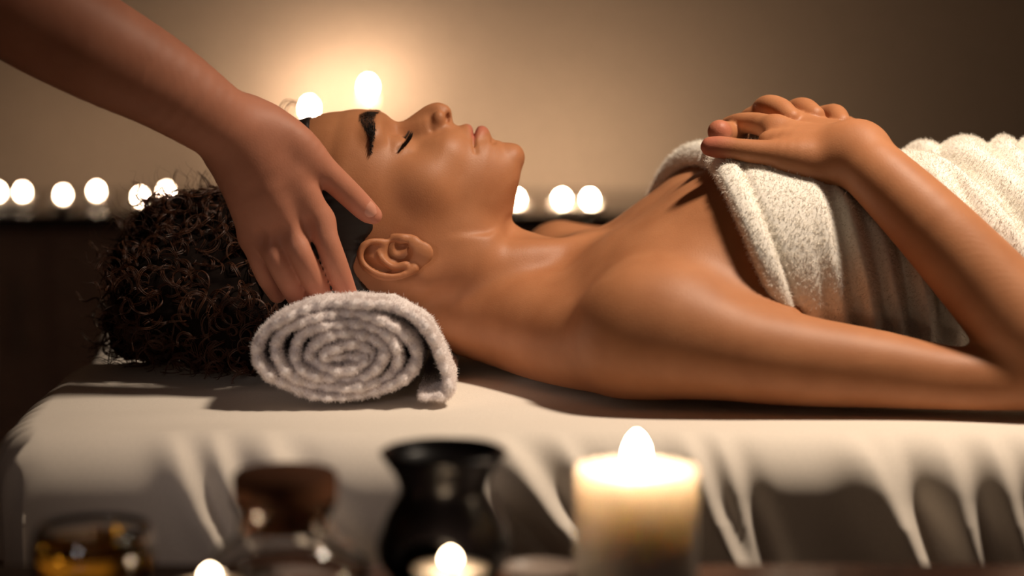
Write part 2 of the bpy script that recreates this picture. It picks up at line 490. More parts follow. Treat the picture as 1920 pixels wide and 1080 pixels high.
    e = smin(e, tube(u, v, y, [ear_pt(880, 235, 152, 8), ear_pt(1020, 240, 159, 8.5), ear_pt(1140, 235, 152, 7)], 3), 5)
    f = smin(f, e, 5)
    f = D(tube(u, v, y, [ear_pt(850, 375, 166, 7), ear_pt(980, 385, 140, 10), ear_pt(1120, 350, 144, 7)], 3), 4)
    f = D(tube(u, v, y, [ear_pt(1130, 345, 158, 5.5), ear_pt(1040, 400, 158, 7)], 2), 2)
    f = D(el(u, v, y, ear_pt(950, 470, 158, 0)[:3], (15, 13, 24)), 4)
    vol.F[s] = (f * S).astype(np.float32)

# ---- trunk: stations along X, given as side-view pixels of its top line
tx = lambda px: (px - 960) * S
tz = lambda py: ZC - (py - 540) * S / CP
top_ = pchip([tx(a) for a in (1000, 1060, 1110, 1165, 1205, 1235, 1270, 1320, 1400, 1500, 1650, 1800, 1950, 2200, 2500)],
             [tz(a) for a in (520, 478, 452, 411, 381, 363, 342, 322, 312, 314, 314, 312, 310, 300, 330)])
wid_ = pchip([tx(a) for a in (1000, 1060, 1110, 1165, 1250, 1400, 1600, 1800, 2100, 2350, 2500)],
             [.062, .105, .150, .168, .168, .160, .145, .138, .165, .178, .165])
def trunk_field(X, Y, Z):
    x = np.clip(X, tx(1000), tx(2500))
    zt = top_(x); zb = BED + .004; h = (zt - zb) / 2; c = (zt + zb) / 2; wy = wid_(x)
    n = 2.05
    rho = ((np.abs(Z - c) / h) ** n + (np.abs(Y) / wy) ** n) ** (1 / n)
    f = (rho - 1) * np.minimum(h, wy) * .95
    f = smax(f, tx(1005) - X, .03); f = smax(f, X - tx(2500), .05)
    return f
BREAST = [ellipsoid(P(1458, 440, -.085), (.074, .064, .060)), ellipsoid(P(1440, 412, .085), (.074, .064, .058))]
def trunk_breast(X, Y, Z):
    f = trunk_field(X, Y, Z)
    for b in BREAST: f = smin(f, b[0](X, Y, Z), .060)
    return f

def spaced(segs):
    out = [segs[0][0]]
    for a, b, h in segs:
        n = max(1, int(round((b - a) / h)))
        out += list(np.linspace(a, b, n + 1)[1:])
    return np.array(out)

def mcp_hand(vol, metas, fingers, wrist_k, palm_k=.010, k=.008, parts=(), fk=.0012):
    """palm from metacarpals, then fingers kept apart, merged into the arm"""
    lo = np.full(3, 9.); hi = np.full(3, -9.)
    cs = [chain(m, 3) for m in metas]; fs = [chain(g, 4) for g in fingers]
    for c in cs + fs + [p for p, _ in parts]:
        lo = np.minimum(lo, c[1]); hi = np.maximum(hi, c[2])
    def f(X, Y, Z):
        p = None
        for c in cs: p = c[0](X, Y, Z) if p is None else smin(p, c[0](X, Y, Z), palm_k)
        for c, kk in parts: p = smin(p, c[0](X, Y, Z), kk)
        g = None
        for c in fs: g = c[0](X, Y, Z) if g is None else smin(g, c[0](X, Y, Z), fk)
        return smin(p, g, k)
    vol.add(f, lo, hi, wrist_k)

# ================================================================== the woman
def build_woman():
    vol = Vol(spaced([(-.30, .03, .0016), (.03, .17, .003), (.17, .36, .0021), (.36, .52, .004), (.52, 1.45, .010)]),
              spaced([(-.30, -.10, .0026), (-.10, -.02, .0016), (-.02, .10, .0022), (.10, .33, .005)]),
              spaced([(.705, .76, .003), (.76, .99, .0017)]))
    # trunk, legs beyond the frame
    lo = (tx(1000), -.2, BED); hi = (tx(2520), .2, .96)
    vol.add(lambda X, Y, Z: trunk_breast(X, Y, Z) + .003 * np.clip((X - .2) / .05, 0, 1), lo, hi, 0, pad=.04)
    for s in (-1, 1):
        vol.add(*chain([(.72, s * .085, .80, .082), (1.02, s * .085, .785, .062), (1.12, s * .085, .785, .058), (1.40, s * .085, .77, .042)], 3), .03)
    # neck and trapezius
    vol.add(*chain([W(800, 490, 0, .045), W(890, 535, 0, .0495), W(985, 548, 0, .054), W(1070, 580, 0, .058)], 4), .02)
    vol.add(*chain([W(860, 585, -.02, .036), W(970, 605, -.05, .044), W(1080, 640, -.11, .046), W(1180, 650, -.165, .046)], 4), .03)
    vol.add(*chain([W(860, 560, .02, .036), W(970, 580, .05, .044), W(1080, 570, .11, .044), W(1150, 540, .165, .046)], 4), .03)
    vol.add(*chain([W(800, 520, -.056, .010), W(900, 500, -.050, .012), W(1010, 480, -.034, .012), W(1098, 470, -.014, .008)], 4), .02)
    face_detail(vol)
    # collar bones, shoulder, near arm
    vol.add(*chain([W(1118, 484, -.018, .008), W(1150, 506, -.06, .008), W(1172, 544, -.11, .009), W(1200, 578, -.155, .012)], 4), .034)
    vol.add(*chain([W(1105, 468, .02, .008), W(1092, 462, .08, .009), W(1070, 468, .15, .012)], 4), .034)
    arm = chain([W(1200, 632, -.185, .046), W(1270, 640, -.195, .045), W(1400, 662, -.21, .041), W(1520, 680, -.215, .0375), W(1650, 695, -.222, .033),
                    W(1800, 715, -.228, .028), W(1930, 712, -.232, .029), W(2000, 700, -.232, .030)], 3); ARMS.append(arm); vol.add(*arm, .022)
    vol.add(*ellipsoid(P(1245, 602, -.182), (.048, .036, .038)), .05)
    vol.add(*chain([W(1230, 560, -.13, .030), W(1330, 590, -.14, .030), W(1420, 620, -.165, .024)], 3), .045)   # front of the armpit
    arm = chain([W(1050, 488, .20, .040), W(1130, 500, .21, .040), W(1400, 520, .22, .037), W(1800, 540, .215, .030)], 3); ARMS.append(arm); vol.add(*arm, .022)
    vol.add(*chain([W(1200, 545, -.085, .036), W(1290, 535, -.105, .042), (*P(1390, 525, -.115), .044)], 4), .05)   # chest muscle
    # hollow above the collar bone
    vol.add(*chain([W(1136, 476, -.048, .003), W(1128, 520, -.100, .0075), W(1116, 575, -.132, .008), W(1102, 640, -.168, .005)], 4), .010, 's')
    # near forearm
    arm = chain([W(2010, 695, -.232, .033), W(1945, 640, -.225, .041), W(1850, 535, -.208, .0375), W(1750, 428, -.19, .033), W(1660, 340, -.165, .0285),
                    W(1600, 287, -.135, .0265)], 4); ARMS.append(arm); vol.add(*arm, .012)
    # far forearm, under the near hand
    arm = chain([W(1800, 540, .215, .034), W(1700, 420, .18, .034), W(1600, 330, .12, .028), W(1530, 285, .075, .024)], 3); ARMS.append(arm); vol.add(*arm, .02)
    # ---- near hand (right): thumb towards the lens
    q = lambda a: [W(*t) for t in a]
    near_m = [q([(1605, 284, -.13, .022), (1530, 268, -.105, .016), (1455, 244, -.085, .0125)]),       # to the index knuckle
              q([(1605, 276, -.12, .020), (1540, 254, -.085, .0145), (1478, 228, -.055, .012)]),
              q([(1605, 274, -.11, .018), (1550, 252, -.065, .0135), (1503, 228, -.035, .0115)]),
              q([(1605, 276, -.10, .017), (1565, 256, -.05, .0125), (1528, 236, -.015, .0105)])]
    thumb = q([(1560, 300, -.135, .017), (1500, 296, -.135, .0165), (1440, 288, -.13, .0118), (1390, 281, -.125, .0096), (1352, 276, -.12, .0096), (1332, 275, -.118, .0086)])
    index = q([(1455, 243, -.085, .0118), (1420, 232, -.06, .0098), (1388, 231, -.04, .0092), (1368, 236, -.02, .0086)])
    middle = q([(1478, 228, -.055, .0118), (1440, 220, -.03, .0105), (1410, 220, -.005, .0095), (1395, 235, .012, .009)])
    ring = q([(1503, 228, -.035, .0115), (1465, 220, .0, .010), (1440, 218, .02, .009), (1425, 232, .04, .0085)])
    little = q([(1528, 236, -.015, .0105), (1500, 224, .02, .009), (1480, 222, .04, .008)])
    mcp_hand(vol, near_m, [thumb, index, middle, ring, little], .012,
             parts=[(chain(q([(1600, 295, -.135, .019), (1540, 312, -.135, .0165), (1480, 306, -.130, .0135)]), 3), .012),
                    (chain(q([(1565, 288, -.132, .019), (1495, 276, -.118, .0155), (1442, 266, -.108, .0098)]), 3), .014),
                    (ellipsoid(P(1628, 268, -.138), (.014, .016, .012)), .014)], k=.007)
    # ---- far hand (left): its fingers come over the back of the near hand, its thumb tip shows beside the near thumb
    far_m = [q([(1540, 282, .085, .020), (1470, 275, .05, .014), (1425, 258, .025, .012)]),
             q([(1545, 278, .09, .019), (1500, 255, .05, .013), (1462, 236, .015, .012)]),
             q([(1550, 276, .095, .018), (1530, 248, .06, .013), (1510, 230, .02, .011)]),
             q([(1555, 276, .10, .017), (1560, 246, .06, .012), (1560, 232, .03, .010)])]
    f_thumb = q([(1440, 262, .03, .012), (1395, 255, -.02, .011), (1358, 249, -.055, .0105), (1349, 247, -.075, .0105)])
    f_index = q([(1425, 258, .025, .0115), (1428, 215, .0, .0110), (1440, 201, -.028, .0110), (1464, 206, -.055, .0105), (1485, 221, -.072, .008)])
    f_middle = q([(1462, 236, .015, .0115), (1488, 210, .0, .0105), (1508, 205, -.030, .0105), (1528, 217, -.055, .009)])
    f_ring = q([(1510, 230, .02, .0108), (1548, 218, .0, .0100), (1567, 216, -.025, .0098), (1578, 230, -.055, .0085)])
    f_little = q([(1560, 232, .03, .0098), (1590, 236, .01, .0088), (1600, 246, -.02, .008)])
    mcp_hand(vol, far_m, [f_thumb, f_index, f_middle, f_ring, f_little], .002, fk=.0008)
    hc = P(1470, 250, -.05)
    plain = lambda V: np.clip((V[:, 0] - .01) / .03, 0, 1) * np.clip((np.linalg.norm((V - hc) * [1, 1, 1.3], axis=1) - .10) / .03, 0, 1)
    def soften(V):
        hx = 960 + V[:, 0] / S; hy = 540 - (V[:, 2] - ZC) * CP / S
        jaw = np.clip((hx - 815) / 20, 0, 1) * np.clip((hy - 372) / 20, 0, 1)
        L = catmull([P(1136, 476, -.048), P(1128, 520, -.100), P(1116, 575, -.132), P(1102, 640, -.168)], 6)
        d = np.min([np.linalg.norm(V - q, axis=1) for q in L], 0)
        return np.maximum(plain(V), jaw) * (.12 + .88 * np.clip((d - .010) / .02, 0, 1))
    V, Q = vol.mesh(2, soften, 160)
    V[:, 2] = np.maximum(V[:, 2], BED + .0035)
    root = empty('person', (0, 0, BED))
    tag(root, 'woman lying on her back, eyes closed, hands clasped over the white towel', 'person')
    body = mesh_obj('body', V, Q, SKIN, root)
    # true colour of lips and brow
    u, v, y = to_uvy(V[:, 0], V[:, 1], V[:, 2])
    f = lambda g, sft: np.clip(.5 - g / sft, 0, 1)
    lip = np.minimum(tube(u, v, y, [(127, -18, 0, 13), (129, -14, 14, 12), (132, -4, 32, 8.5), (137, 9, 48, 3)], 4),
                     tube(u, v, y, [(150, -19, 0, 15), (149, -15, 16, 14), (144, -5, 32, 9.5), (139, 10, 47, 3)], 4))
    lipc = f(lip, 4) * (u > 105)
    brow = tube(u, 0 * v, y, [(-51, 0, 19, 9), (-59, 0, 40, 13), (-60, 0, 62, 13), (-54, 0, 85, 10), (-46, 0, 104, 6), (-40, 0, 118, 2)], 5)
    browc = f(brow, 6) * (v < 75) * .88
    slit = tube(u, 0 * v, y, [(12, 0, 36, 1.6), (18, 0, 50, 2.6), (20, 0, 68, 2.8), (17, 0, 84, 2.6), (9, 0, 97, 1.6)], 5)
    browc = np.maximum(browc, f(slit, 3) * .95 * (v < 75))
    tips = np.clip(1 - np.linalg.norm(V - P(1349, 247, -.078), axis=1) / .018, 0, 1)
    tips = np.maximum(tips, np.clip(1 - np.linalg.norm(V - P(1330, 271, -.118), axis=1) / .026, 0, 1))
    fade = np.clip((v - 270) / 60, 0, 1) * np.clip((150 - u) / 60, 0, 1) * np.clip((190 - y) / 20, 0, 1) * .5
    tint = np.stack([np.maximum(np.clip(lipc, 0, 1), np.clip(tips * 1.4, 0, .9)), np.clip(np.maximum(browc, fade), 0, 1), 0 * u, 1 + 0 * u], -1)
    ca = body.data.color_attributes.new('tint', 'FLOAT_COLOR', 'POINT')
    ca.data.foreach_set('color', tint.astype(np.float32).ravel())
    return root, body, V

def strands(name, paths, rad, mat, parent, sides=3):
    """paths: array (n, m, 3); one joined mesh of thin tubes tapering at the ends"""
    p = np.asarray(paths, float); n, m, _ = p.shape
    t = np.gradient(p, axis=1); t /= np.linalg.norm(t, axis=2, keepdims=True) + 1e-9
    up = np.where(np.abs(t[..., 1:2]) < .8, np.array([0, 1., 0]), np.array([1., 0, 0]))
    a = np.cross(t, up); a /= np.linalg.norm(a, axis=2, keepdims=True) + 1e-9
    b = np.cross(t, a)
    rad = np.asarray(rad, float)
    tap = np.sin(np.clip(np.linspace(.12, 1.0, m) * math.pi * .97, 0, math.pi)) ** .5
    r = (rad[:, None] if rad.ndim else rad) * tap[None, :]
    rings = []
    for k in range(sides):
        th = 2 * math.pi * k / sides
        rings.append(p + (a * math.cos(th) + b * math.sin(th)) * r[..., None])
    v = np.stack(rings, 2).reshape(-1, 3)
    i, j, k = np.meshgrid(np.arange(n), np.arange(m - 1), np.arange(sides), indexing='ij')
    k2 = (k + 1) % sides
    base = i * m * sides
    f = np.stack([base + j * sides + k, base + j * sides + k2, base + (j + 1) * sides + k2, base + (j + 1) * sides + k], -1).reshape(-1, 4)
    return mesh_obj(name, v, f, mat, parent)

woman, body, BV = build_woman()

def build_hair():
    # combed-back scalp
    c = head_world(-70, 188, 0)
    vol = Vol(spaced([(c[0] - .12, c[0] + .14, .0026)]), spaced([(-.09, .09, .003)]), spaced([(.735, .965, .0026)]))
    uh = pchip([-20, 30, 80, 130, 160, 178, 200, 254, 289, 349, 400], [-172, -160, -115, -60, -18, -5, -14, -26, 4, 104, 140])
    def fh(X, Y, Z):
        f, u, v, y = head_field(X, Y, Z)
        g = u - uh(np.clip(v, -20, 400))
        wave = 1.2 * np.sin((v * .35 + u * .12))
        return smax(f - 5 - wave, g * .8, 8) * S
    vol.add(fh, (c[0] - .12, -.09, .735), (c[0] + .14, .09, .965), 0)
    V, Q = vol.mesh(1)
    hair = mesh_obj('hair', V, Q, BLACKHAIR, woman)
    # curly mass behind the head: blobs give the outline, curls cover it
    blobs = [(350, 520, -.02, 105), (300, 560, -.05, 85), (420, 470, .0, 100), (400, 600, -.06, 75), (285, 480, .03, 75), (470, 560, -.04, 90),
             (340, 430, .04, 65), (450, 610, -.08, 55), (250, 600, .0, 55), (480, 480, .02, 100), (375, 420, .02, 66), (425, 425, .03, 66), (310, 430, .03, 55), (265, 520, .0, 70), (300, 640, -.01, 60), (390, 650, -.04, 60), (470, 650, -.07, 48), (245, 635, .01, 45)]
    B = [(P(a, b, d), r * S) for a, b, d, r in blobs]
    lo = np.min([p - r for p, r in B], 0); hi = np.max([p + r for p, r in B], 0)
    vol = Vol(spaced([(lo[0] - .02, hi[0] + .02, .005)]), spaced([(lo[1] - .02, hi[1] + .02, .005)]), spaced([(max(lo[2], BED - .03) - .01, hi[2] + .02, .005)]))
    for p, r in B: vol.add(*ellipsoid(p, (r * .86,) * 3), .02)
    V, Q = vol.mesh(1)
    from mathutils import noise
    nz = np.array([noise.noise(Vector(p * 60)) + .6 * noise.noise(Vector(p * 130)) for p in V])
    cen = V.mean(0)
    dirs = V - cen; dirs /= np.linalg.norm(dirs, axis=1, keepdims=True)
    V2 = V + dirs * nz[:, None] * .006
    V2[:, 2] = np.maximum(V2[:, 2], BED + .003)
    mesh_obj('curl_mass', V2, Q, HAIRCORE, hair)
    # curls: helices starting in the mass, running outwards and down
    ncurl = 800; per = 5; m = 38
    idx = rng.choice(len(V), ncurl)
    # favour the side towards the room
    paths = []; rads = []
    for i in idx:
        p0 = V[i]; d = dirs[i]
        if rng.random() < .35 and d[1] > .3: continue
        L = rng.uniform(.02, .06); R = rng.uniform(.0045, .0125); turns = rng.uniform(1.2, 3.0) * (.006 / R) ** .4
        ax = d * rng.uniform(.1, .8) + rng.normal(0, .6, 3) + np.array([-.15, 0, -.2]); ax /= np.linalg.norm(ax)
        a = np.cross(ax, rng.normal(0, 1, 3)); a /= np.linalg.norm(a); b = np.cross(ax, a)
        ph = rng.uniform(0, 6.28)
        t = np.linspace(0, 1, m)
        for s in range(per):
            j = rng.normal(0, .0007, 3); rj = R * rng.uniform(.92, 1.08); pj = ph + rng.normal(0, .10)
            tl = turns * rng.uniform(.96, 1.04)
            th = pj + 2 * math.pi * tl * t
            env = (.55 + .45 * np.sin(math.pi * np.clip(t * 1.15, 0, 1)))
            q = p0 + j - d * .004 + ax[None] * (L * (t[:, None] - .3)) + (a[None] * np.cos(th)[:, None] + b[None] * np.sin(th)[:, None]) * (rj * env)[:, None]
            q[:, 2] = np.maximum(q[:, 2], BED + .003 + 0 * q[:, 2])
            paths.append(q); rads.append(rng.uniform(.00024, .00046))
    o = strands('curls', np.array(paths), np.array(rads), HAIR, hair); o['kind'] = 'stuff'
    # stray fine hairs round the outline
    paths = []
    for i in rng.choice(len(V), 260):
        p0 = V[i]; d = dirs[i]
        if d[0] > .6: continue
        t = np.linspace(0, 1, 30); L = rng.uniform(.02, .045)
        side = np.cross(d, rng.normal(0, 1, 3)); side /= np.linalg.norm(side); s2 = np.cross(d, side)
        th = t * rng.uniform(4, 11) + rng.uniform(0, 6)
        R = rng.uniform(.002, .007) * t
        q = p0 + d * (L * t)[:, None] + side * (np.cos(th) * R)[:, None] + s2 * (np.sin(th) * R)[:, None]
        q[:, 2] = np.maximum(q[:, 2], BED + .003)
        paths.append(q)
    for k in range(14):           # wisp on the far side of the brow
        p0 = P(545 + rng.uniform(-8, 10), 232 + rng.uniform(-4, 8), .03 + rng.uniform(-.02, .02)); t = np.linspace(0, 1, 30)
        th = t * 5.0 + rng.uniform(-.4, .4); R = .011 * rng.uniform(.7, 1.1)
        q = p0 + np.stack([-R * np.sin(th) * .7, 0 * t + .01 * t, R * (1 - np.cos(th)) * .8 + .006 * t], -1); paths.append(q)
    o = strands('stray_hair', np.array(paths), np.full(len(paths), .00016), HAIR, hair); o['kind'] = 'stuff'
    # brow and lashes, both sides of the face
    pb = catmull([(-51, 0, 20), (-59, 0, 40), (-60, 0, 62), (-54, 0, 85), (-46, 0, 104), (-40, 0, 117)], 12)
    wd = np.interp(np.linspace(0, 1, len(pb)), [0, .3, .7, 1], [11, 15, 10, 2])
    def on_skin(u, v, y, sgn):
        w_ = head_world(u, v, y * sgn); d = np.linalg.norm(BV - w_, axis=1); i = d.argmin(); return BV[i]
    hu, hv, hy_ = to_uvy(BV[:, 0], BV[:, 1], BV[:, 2])
    fm = (hv < 80) & (hu < 60) & (hu > -100) & (hy_ < 135); fp = BV[fm]; fu, fy, fs = hu[fm], hy_[fm], np.sign(BV[fm][:, 1])
    def front_pt(a, b, sgn):
        d = (fu - a) ** 2 + (fy - b) ** 2 + 1e6 * (fs != sgn)
        return fp[d.argmin()]
    for sgn in (-1, 1):
        paths = []
        for k in range(900):
            i = rng.integers(0, len(pb)); off = rng.uniform(-1, 1) * wd[i]
            uu = pb[i, 0] + off; vv = pb[i, 1]; yy = pb[i, 2] + rng.uniform(-2, 2)
            p0 = front_pt(uu, yy, sgn)
            dirw = head_world(rng.uniform(-3, 1) + 5 * (yy > 66) - off * .3, rng.uniform(-1, 2) + 5 * (yy > 60), sgn * rng.uniform(6, 12)) - head_world(0, 0, 0)
            nrm = head_world(0, -1, sgn * .5) - head_world(0, 0, 0); nrm /= np.linalg.norm(nrm)
            t = np.linspace(0, 1, 4)[:, None]
            paths.append(p0 + dirw * t * .8 + nrm * (.0006 * np.sin(t * 2.2)))
        o = strands('eyebrow', np.array(paths), np.full(len(paths), .00016), BROWHAIR, woman); o['kind'] = 'stuff'
        pl = catmull([(13, 0, 38), (19, 0, 51), (21, 0, 68), (18, 0, 84), (10, 0, 96)], 10)
        paths = []
        for k in range(260):
            i = rng.integers(0, len(pl)); c0 = pl[i]
            p0 = front_pt(c0[0] + rng.uniform(-1, 1), c0[2] + rng.uniform(-1, 1), sgn); pu, pv, py_ = to_uvy(*p0)
            L = rng.uniform(17, 28); sp = (c0[2] - 64) / 28
            t = np.linspace(0, 1, 7)
            q = np.array([head_world(pu + L * (.42 * tt - .20 * tt * tt), pv + 1 - L * (.80 * tt - .15 * tt * tt), sgn * (py_ + sp * 9 * tt)) for tt in t])
            paths.append(q)
        o = strands('eyelashes', np.array(paths), np.full(len(paths), .00038), BROWHAIR, woman); o['kind'] = 'stuff'
build_hair()

# ================================================================== therapist's arm and hand
def build_therapist():
    vol = Vol(spaced([(-.75, -.30, .005), (-.30, -.10, .0019)]), spaced([(-.30, -.16, .004), (-.16, -.03, .0019)]),
              spaced([(.77, .98, .0019), (.98, 1.32, .005)]))
    vol.add(*chain([W(-430, -330, -.20, .056), W(-250, -190, -.21, .052), W(-60, -60, -.21, .047), W(60, 22, -.20, .047), W(190, 95, -.19, .0435), W(300, 155, -.175, .038), W(390, 215, -.16, .0325),
                    W(440, 252, -.148, .030), W(468, 280, -.142, .029)], 4), .02)
    q = lambda a: [W(*t) for t in a]
    metas = [q([(468, 250, -.142, .023), (545, 330, -.143, .0165), (598, 415, -.135, .0125)]),
             q([(455, 265, -.145, .023), (505, 350, -.150, .016), (545, 436, -.140, .0125)]),
             q([(445, 285, -.143, .022), (478, 365, -.145, .0155), (503, 444, -.136, .0118)]),
             q([(438, 300, -.138, .021), (455, 375, -.136, .014), (472, 445, -.128, .0105)])]
    thumb = q([(500, 240, -.140, .019), (560, 275, -.138, .0165), (606, 318, -.132, .0125), (655, 364, -.118, .0112), (686, 394, -.107, .0100), (700, 404, -.104, .0078)])
    index = q([(598, 415, -.135, .0125), (614, 455, -.140, .0108), (630, 500, -.134, .0108), (646, 540, -.122, .0095), (658, 572, -.110, .0085)])
    middle = q([(545, 436, -.140, .0122), (563, 475, -.147, .0108), (583, 515, -.141, .0108), (600, 550, -.128, .0096), (612, 578, -.114, .0085)])
    ring = q([(503, 444, -.136, .0115), (517, 482, -.144, .0104), (537, 520, -.140, .0104), (557, 556, -.128, .0094), (572, 580, -.114, .008)])
    little = q([(472, 445, -.128, .0102), (484, 482, -.132, .0092), (500, 520, -.126, .0088), (520, 552, -.115, .0078)])
    PRESS.extend(chain(g, 4)[0] for g in (index, middle, ring, little))
    mcp_hand(vol, metas, [thumb, index, middle, ring, little], .014,
             parts=[(chain(q([(470, 225, -.138, .019), (530, 255, -.140, .0165), (575, 300, -.136, .0135)]), 3), .014)], k=.008, palm_k=.012)
    # knuckle hollows
    for a, b, d in ((577, 428, -.151), (526, 440, -.155), (488, 448, -.150)):
        vol.add(*ellipsoid(P(a, b, d), (.0035, .0035, .006)), .008, 's')
    V, Q = vol.mesh(2)
    root = empty('person', (V[:, 0].mean(), V[:, 1].mean(), V[:, 2].min()))
    tag(root, 'person reaching in from the left with a bare forearm, hand cradling the head', 'person')
    b = mesh_obj('forearm_and_hand', V, Q, SKIN2, root)
    tips = np.zeros(len(V))
    for fng in (thumb, index, middle, ring):
        tips = np.maximum(tips, np.clip(1 - np.linalg.norm(V - np.array(fng[-2][:3]), axis=1) / .028, 0, 1))
    tint = np.stack([tips * .6, 0 * tips, 0 * tips, 1 + 0 * tips], -1)
    b.data.color_attributes.new('tint', 'FLOAT_COLOR', 'POINT').data.foreach_set('color', tint.astype(np.float32).ravel())
    # thumb nail facing the lens
    c = P(693, 391, -.1170); d = P(706, 407, -.114) - P(676, 378, -.1215); d /= np.linalg.norm(d)
    n = np.array([.25, -.93, .28]); n -= d * (n @ d); n /= np.linalg.norm(n); s = np.cross(d, n)
    gu, gv = np.meshgrid(np.linspace(-1, 1, 15), np.linspace(-1, 1, 13), indexing='ij')
    rad = np.sqrt(np.clip(1 - gv ** 2, 0, 1)) if False else 1
    L = .0086; Wd = .0062
    wv = Wd * (1 - .28 * np.abs(gu) ** 4)
    v = c + d * (gu * L * (1 - .22 * gv ** 2))[..., None] + s * (gv * wv)[..., None] + n * (.0012 - .0028 * gv ** 2 - .0012 * gu ** 2)[..., None]
    v2 = v - n * .0012
    ii, jj = np.meshgrid(np.arange(14), np.arange(12), indexing='ij')
    F = np.stack([ii * 13 + jj, ii * 13 + jj + 1, (ii + 1) * 13 + jj + 1, (ii + 1) * 13 + jj], -1).reshape(-1, 4)
    allv = np.concatenate([v.reshape(-1, 3), v2.reshape(-1, 3)])
    rim = []
    N = 15 * 13
    ring_i = [(0, j) for j in range(13)] + [(i, 12) for i in range(1, 15)] + [(14, j) for j in range(11, -1, -1)] + [(i, 0) for i in range(13, 0, -1)]
    rr = [i * 13 + j for i, j in ring_i]
    for k in range(len(rr)):
        a, b2 = rr[k], rr[(k + 1) % len(rr)]; rim.append((a, a + N, b2 + N, b2))
    mesh_obj('thumb_nail', allv, np.concatenate([F, F[:, ::-1] + N, np.array(rim)]), NAIL, root)
build_therapist()

# ================================================================== towels
def tufts(name, V, Q, count, length, width, mat, parent, keep=None, lay=(0, 0, -.4)):
    """short bent loops of pile over a mesh, one joined mesh"""
    a, b, c, d = V[Q[:, 0]], V[Q[:, 1]], V[Q[:, 2]], V[Q[:, 3]]
    N = np.cross(c - a, d - b); A = np.linalg.norm(N, axis=1); N /= A[:, None] + 1e-12
    cen = (a + b + c + d) / 4
    wgt = A.copy()
    if keep is not None: wgt *= keep(cen, N)
    wgt /= wgt.sum()
    i = rng.choice(len(Q), count, p=wgt)
    s, t = rng.random(count)[:, None], rng.random(count)[:, None]
    p = a[i] * (1 - s) * (1 - t) + b[i] * s * (1 - t) + c[i] * s * t + d[i] * (1 - s) * t
    n = N[i] + rng.normal(0, .45, (count, 3)) + np.asarray(lay); n /= np.linalg.norm(n, axis=1, keepdims=True)
    L = length * rng.uniform(.6, 1.3, (count, 1))
    bend = rng.normal(0, .6, (count, 3))
    side = np.cross(n, rng.normal(0, 1, (count, 3))); side /= np.linalg.norm(side, axis=1, keepdims=True)
    wd = width * rng.uniform(.7, 1.3, (count, 1))
    p0 = p - n * L * .1; p1 = p + n * L * .55; p2 = p + n * L * .9 + bend * L * .45
    v = np.stack([p0 - side * wd, p0 + side * wd, p1 - side * wd * .9, p1 + side * wd * .9, p2 - side * wd * .45, p2 + side * wd * .45], 1).reshape(-1, 3)
    base = np.arange(count)[:, None] * 6
    f = np.concatenate([base + np.array([[0, 1, 3, 2]]), base + np.array([[2, 3, 5, 4]])])
    o = mesh_obj(name, v, f, mat, parent); o['kind'] = 'stuff'
    return o

def build_wrap():
    xe = pchip([-.20, -.16, -.12, -.08, -.04, 0, .05, .10, .16, .20], [.186, .185, .183, .180, .177, .174, .160, .144, .130, .125])
    vol = Vol(spaced([(.10, .55, .0028), (.55, 1.0, .009)]), spaced([(-.22, .0, .0026), (.0, .22, .004)]), spaced([(.722, .965, .0026)]))
    s = (slice(None),) * 3; X, Y, Z = vol.pts(s)
    f = trunk_breast(X, Y, Z)
    # the cloth bridges the waist and the legs
    e = X - xe(np.clip(Y, -.2, .2)) - .38 * np.clip((.875 - Z), -.03, .14) * np.clip((.02 - Y) / .08, 0, 1)   # distance from the upper hem
    th = .0125 + .0045 * np.exp(-((e - .011) / .010) ** 4) - .003 * np.exp(-((e - .024) / .0025) ** 2)
    side = np.clip((-Y - .05) / .08, 0, 1)
    fold = np.clip((X - .245) / .05, 0, 1)
    ph = 2 * math.pi * (X + .22 * (Z - .8) + .03 * np.sin(9 * Y)) / .024
    th = th + fold * side * (.0048 * np.sin(ph) + .002 * np.sin(ph * .53 + 1)) * np.clip((.42 - X) / .05, 0, 1)
    vx = np.array([tx(p) for p in (1590, 1660, 1748, 1838, 1893, 1950, 2025, 2085, 2160, 2240, 2330, 2420)])
    xq = X - .16 * np.abs(Y + .03)
    ki = np.clip(np.searchsorted(vx, xq) - 1, 0, len(vx) - 2)
    tt = np.clip((xq - vx[ki]) / (vx[ki + 1] - vx[ki]), 0, 1)
    right = np.clip((X - .33) / .04, 0, 1)
    th = th + right * (.011 * np.sin(math.pi * tt) ** .7 - .003) * np.clip(1.15 - np.abs(Y) / .13, .12, 1)
    # one deep fold running down over the near hip
    g = X - .405 + .40 * (Y + .06) + .25 * (Z - .86)
    th = th - .012 * np.exp(-(g / .011) ** 2) + .004 * np.exp(-((g + .022) / .012) ** 2) * np.clip((-Y - .03) / .04, 0, 1) * (X > .33)
    th = np.maximum(th + .004 * (X > .36) * np.clip((X - .36) / .03, 0, 1), .0055)
    f = np.broadcast_to(f, vol.F.shape)
    F = np.maximum(f - th, -(f - .0015))
    F = smax(F, -e, .006)
    F = smax(F, X - .97, .01)
    for a in ARMS: F = smax(F, .002 - a[0](X, Y, Z), .004)
    F = smax(F, BED + .004 - Z, .002)
    vol.F[:] = F
    V, Q = vol.mesh(2)
    from mathutils import noise
    nz = np.array([noise.noise(Vector(p * 230)) for p in V])
    root = empty('bath_towel', (.5, 0, BED))
    tag(root, "white fluffy bath towel wrapped round the lying woman's chest and belly", 'towel')
    o = mesh_obj('cloth', V, Q, TOWEL, root)
    def keep(c, n):
        return ((c[:, 0] < .56) & ((n[:, 1] < .35) | (n[:, 2] > .2)) & (c[:, 2] > .76)).astype(float)
    tufts('pile', V, Q, 170000, .0026, .00021, PILE, root, keep, (-.15, 0, -.35))
build_wrap()

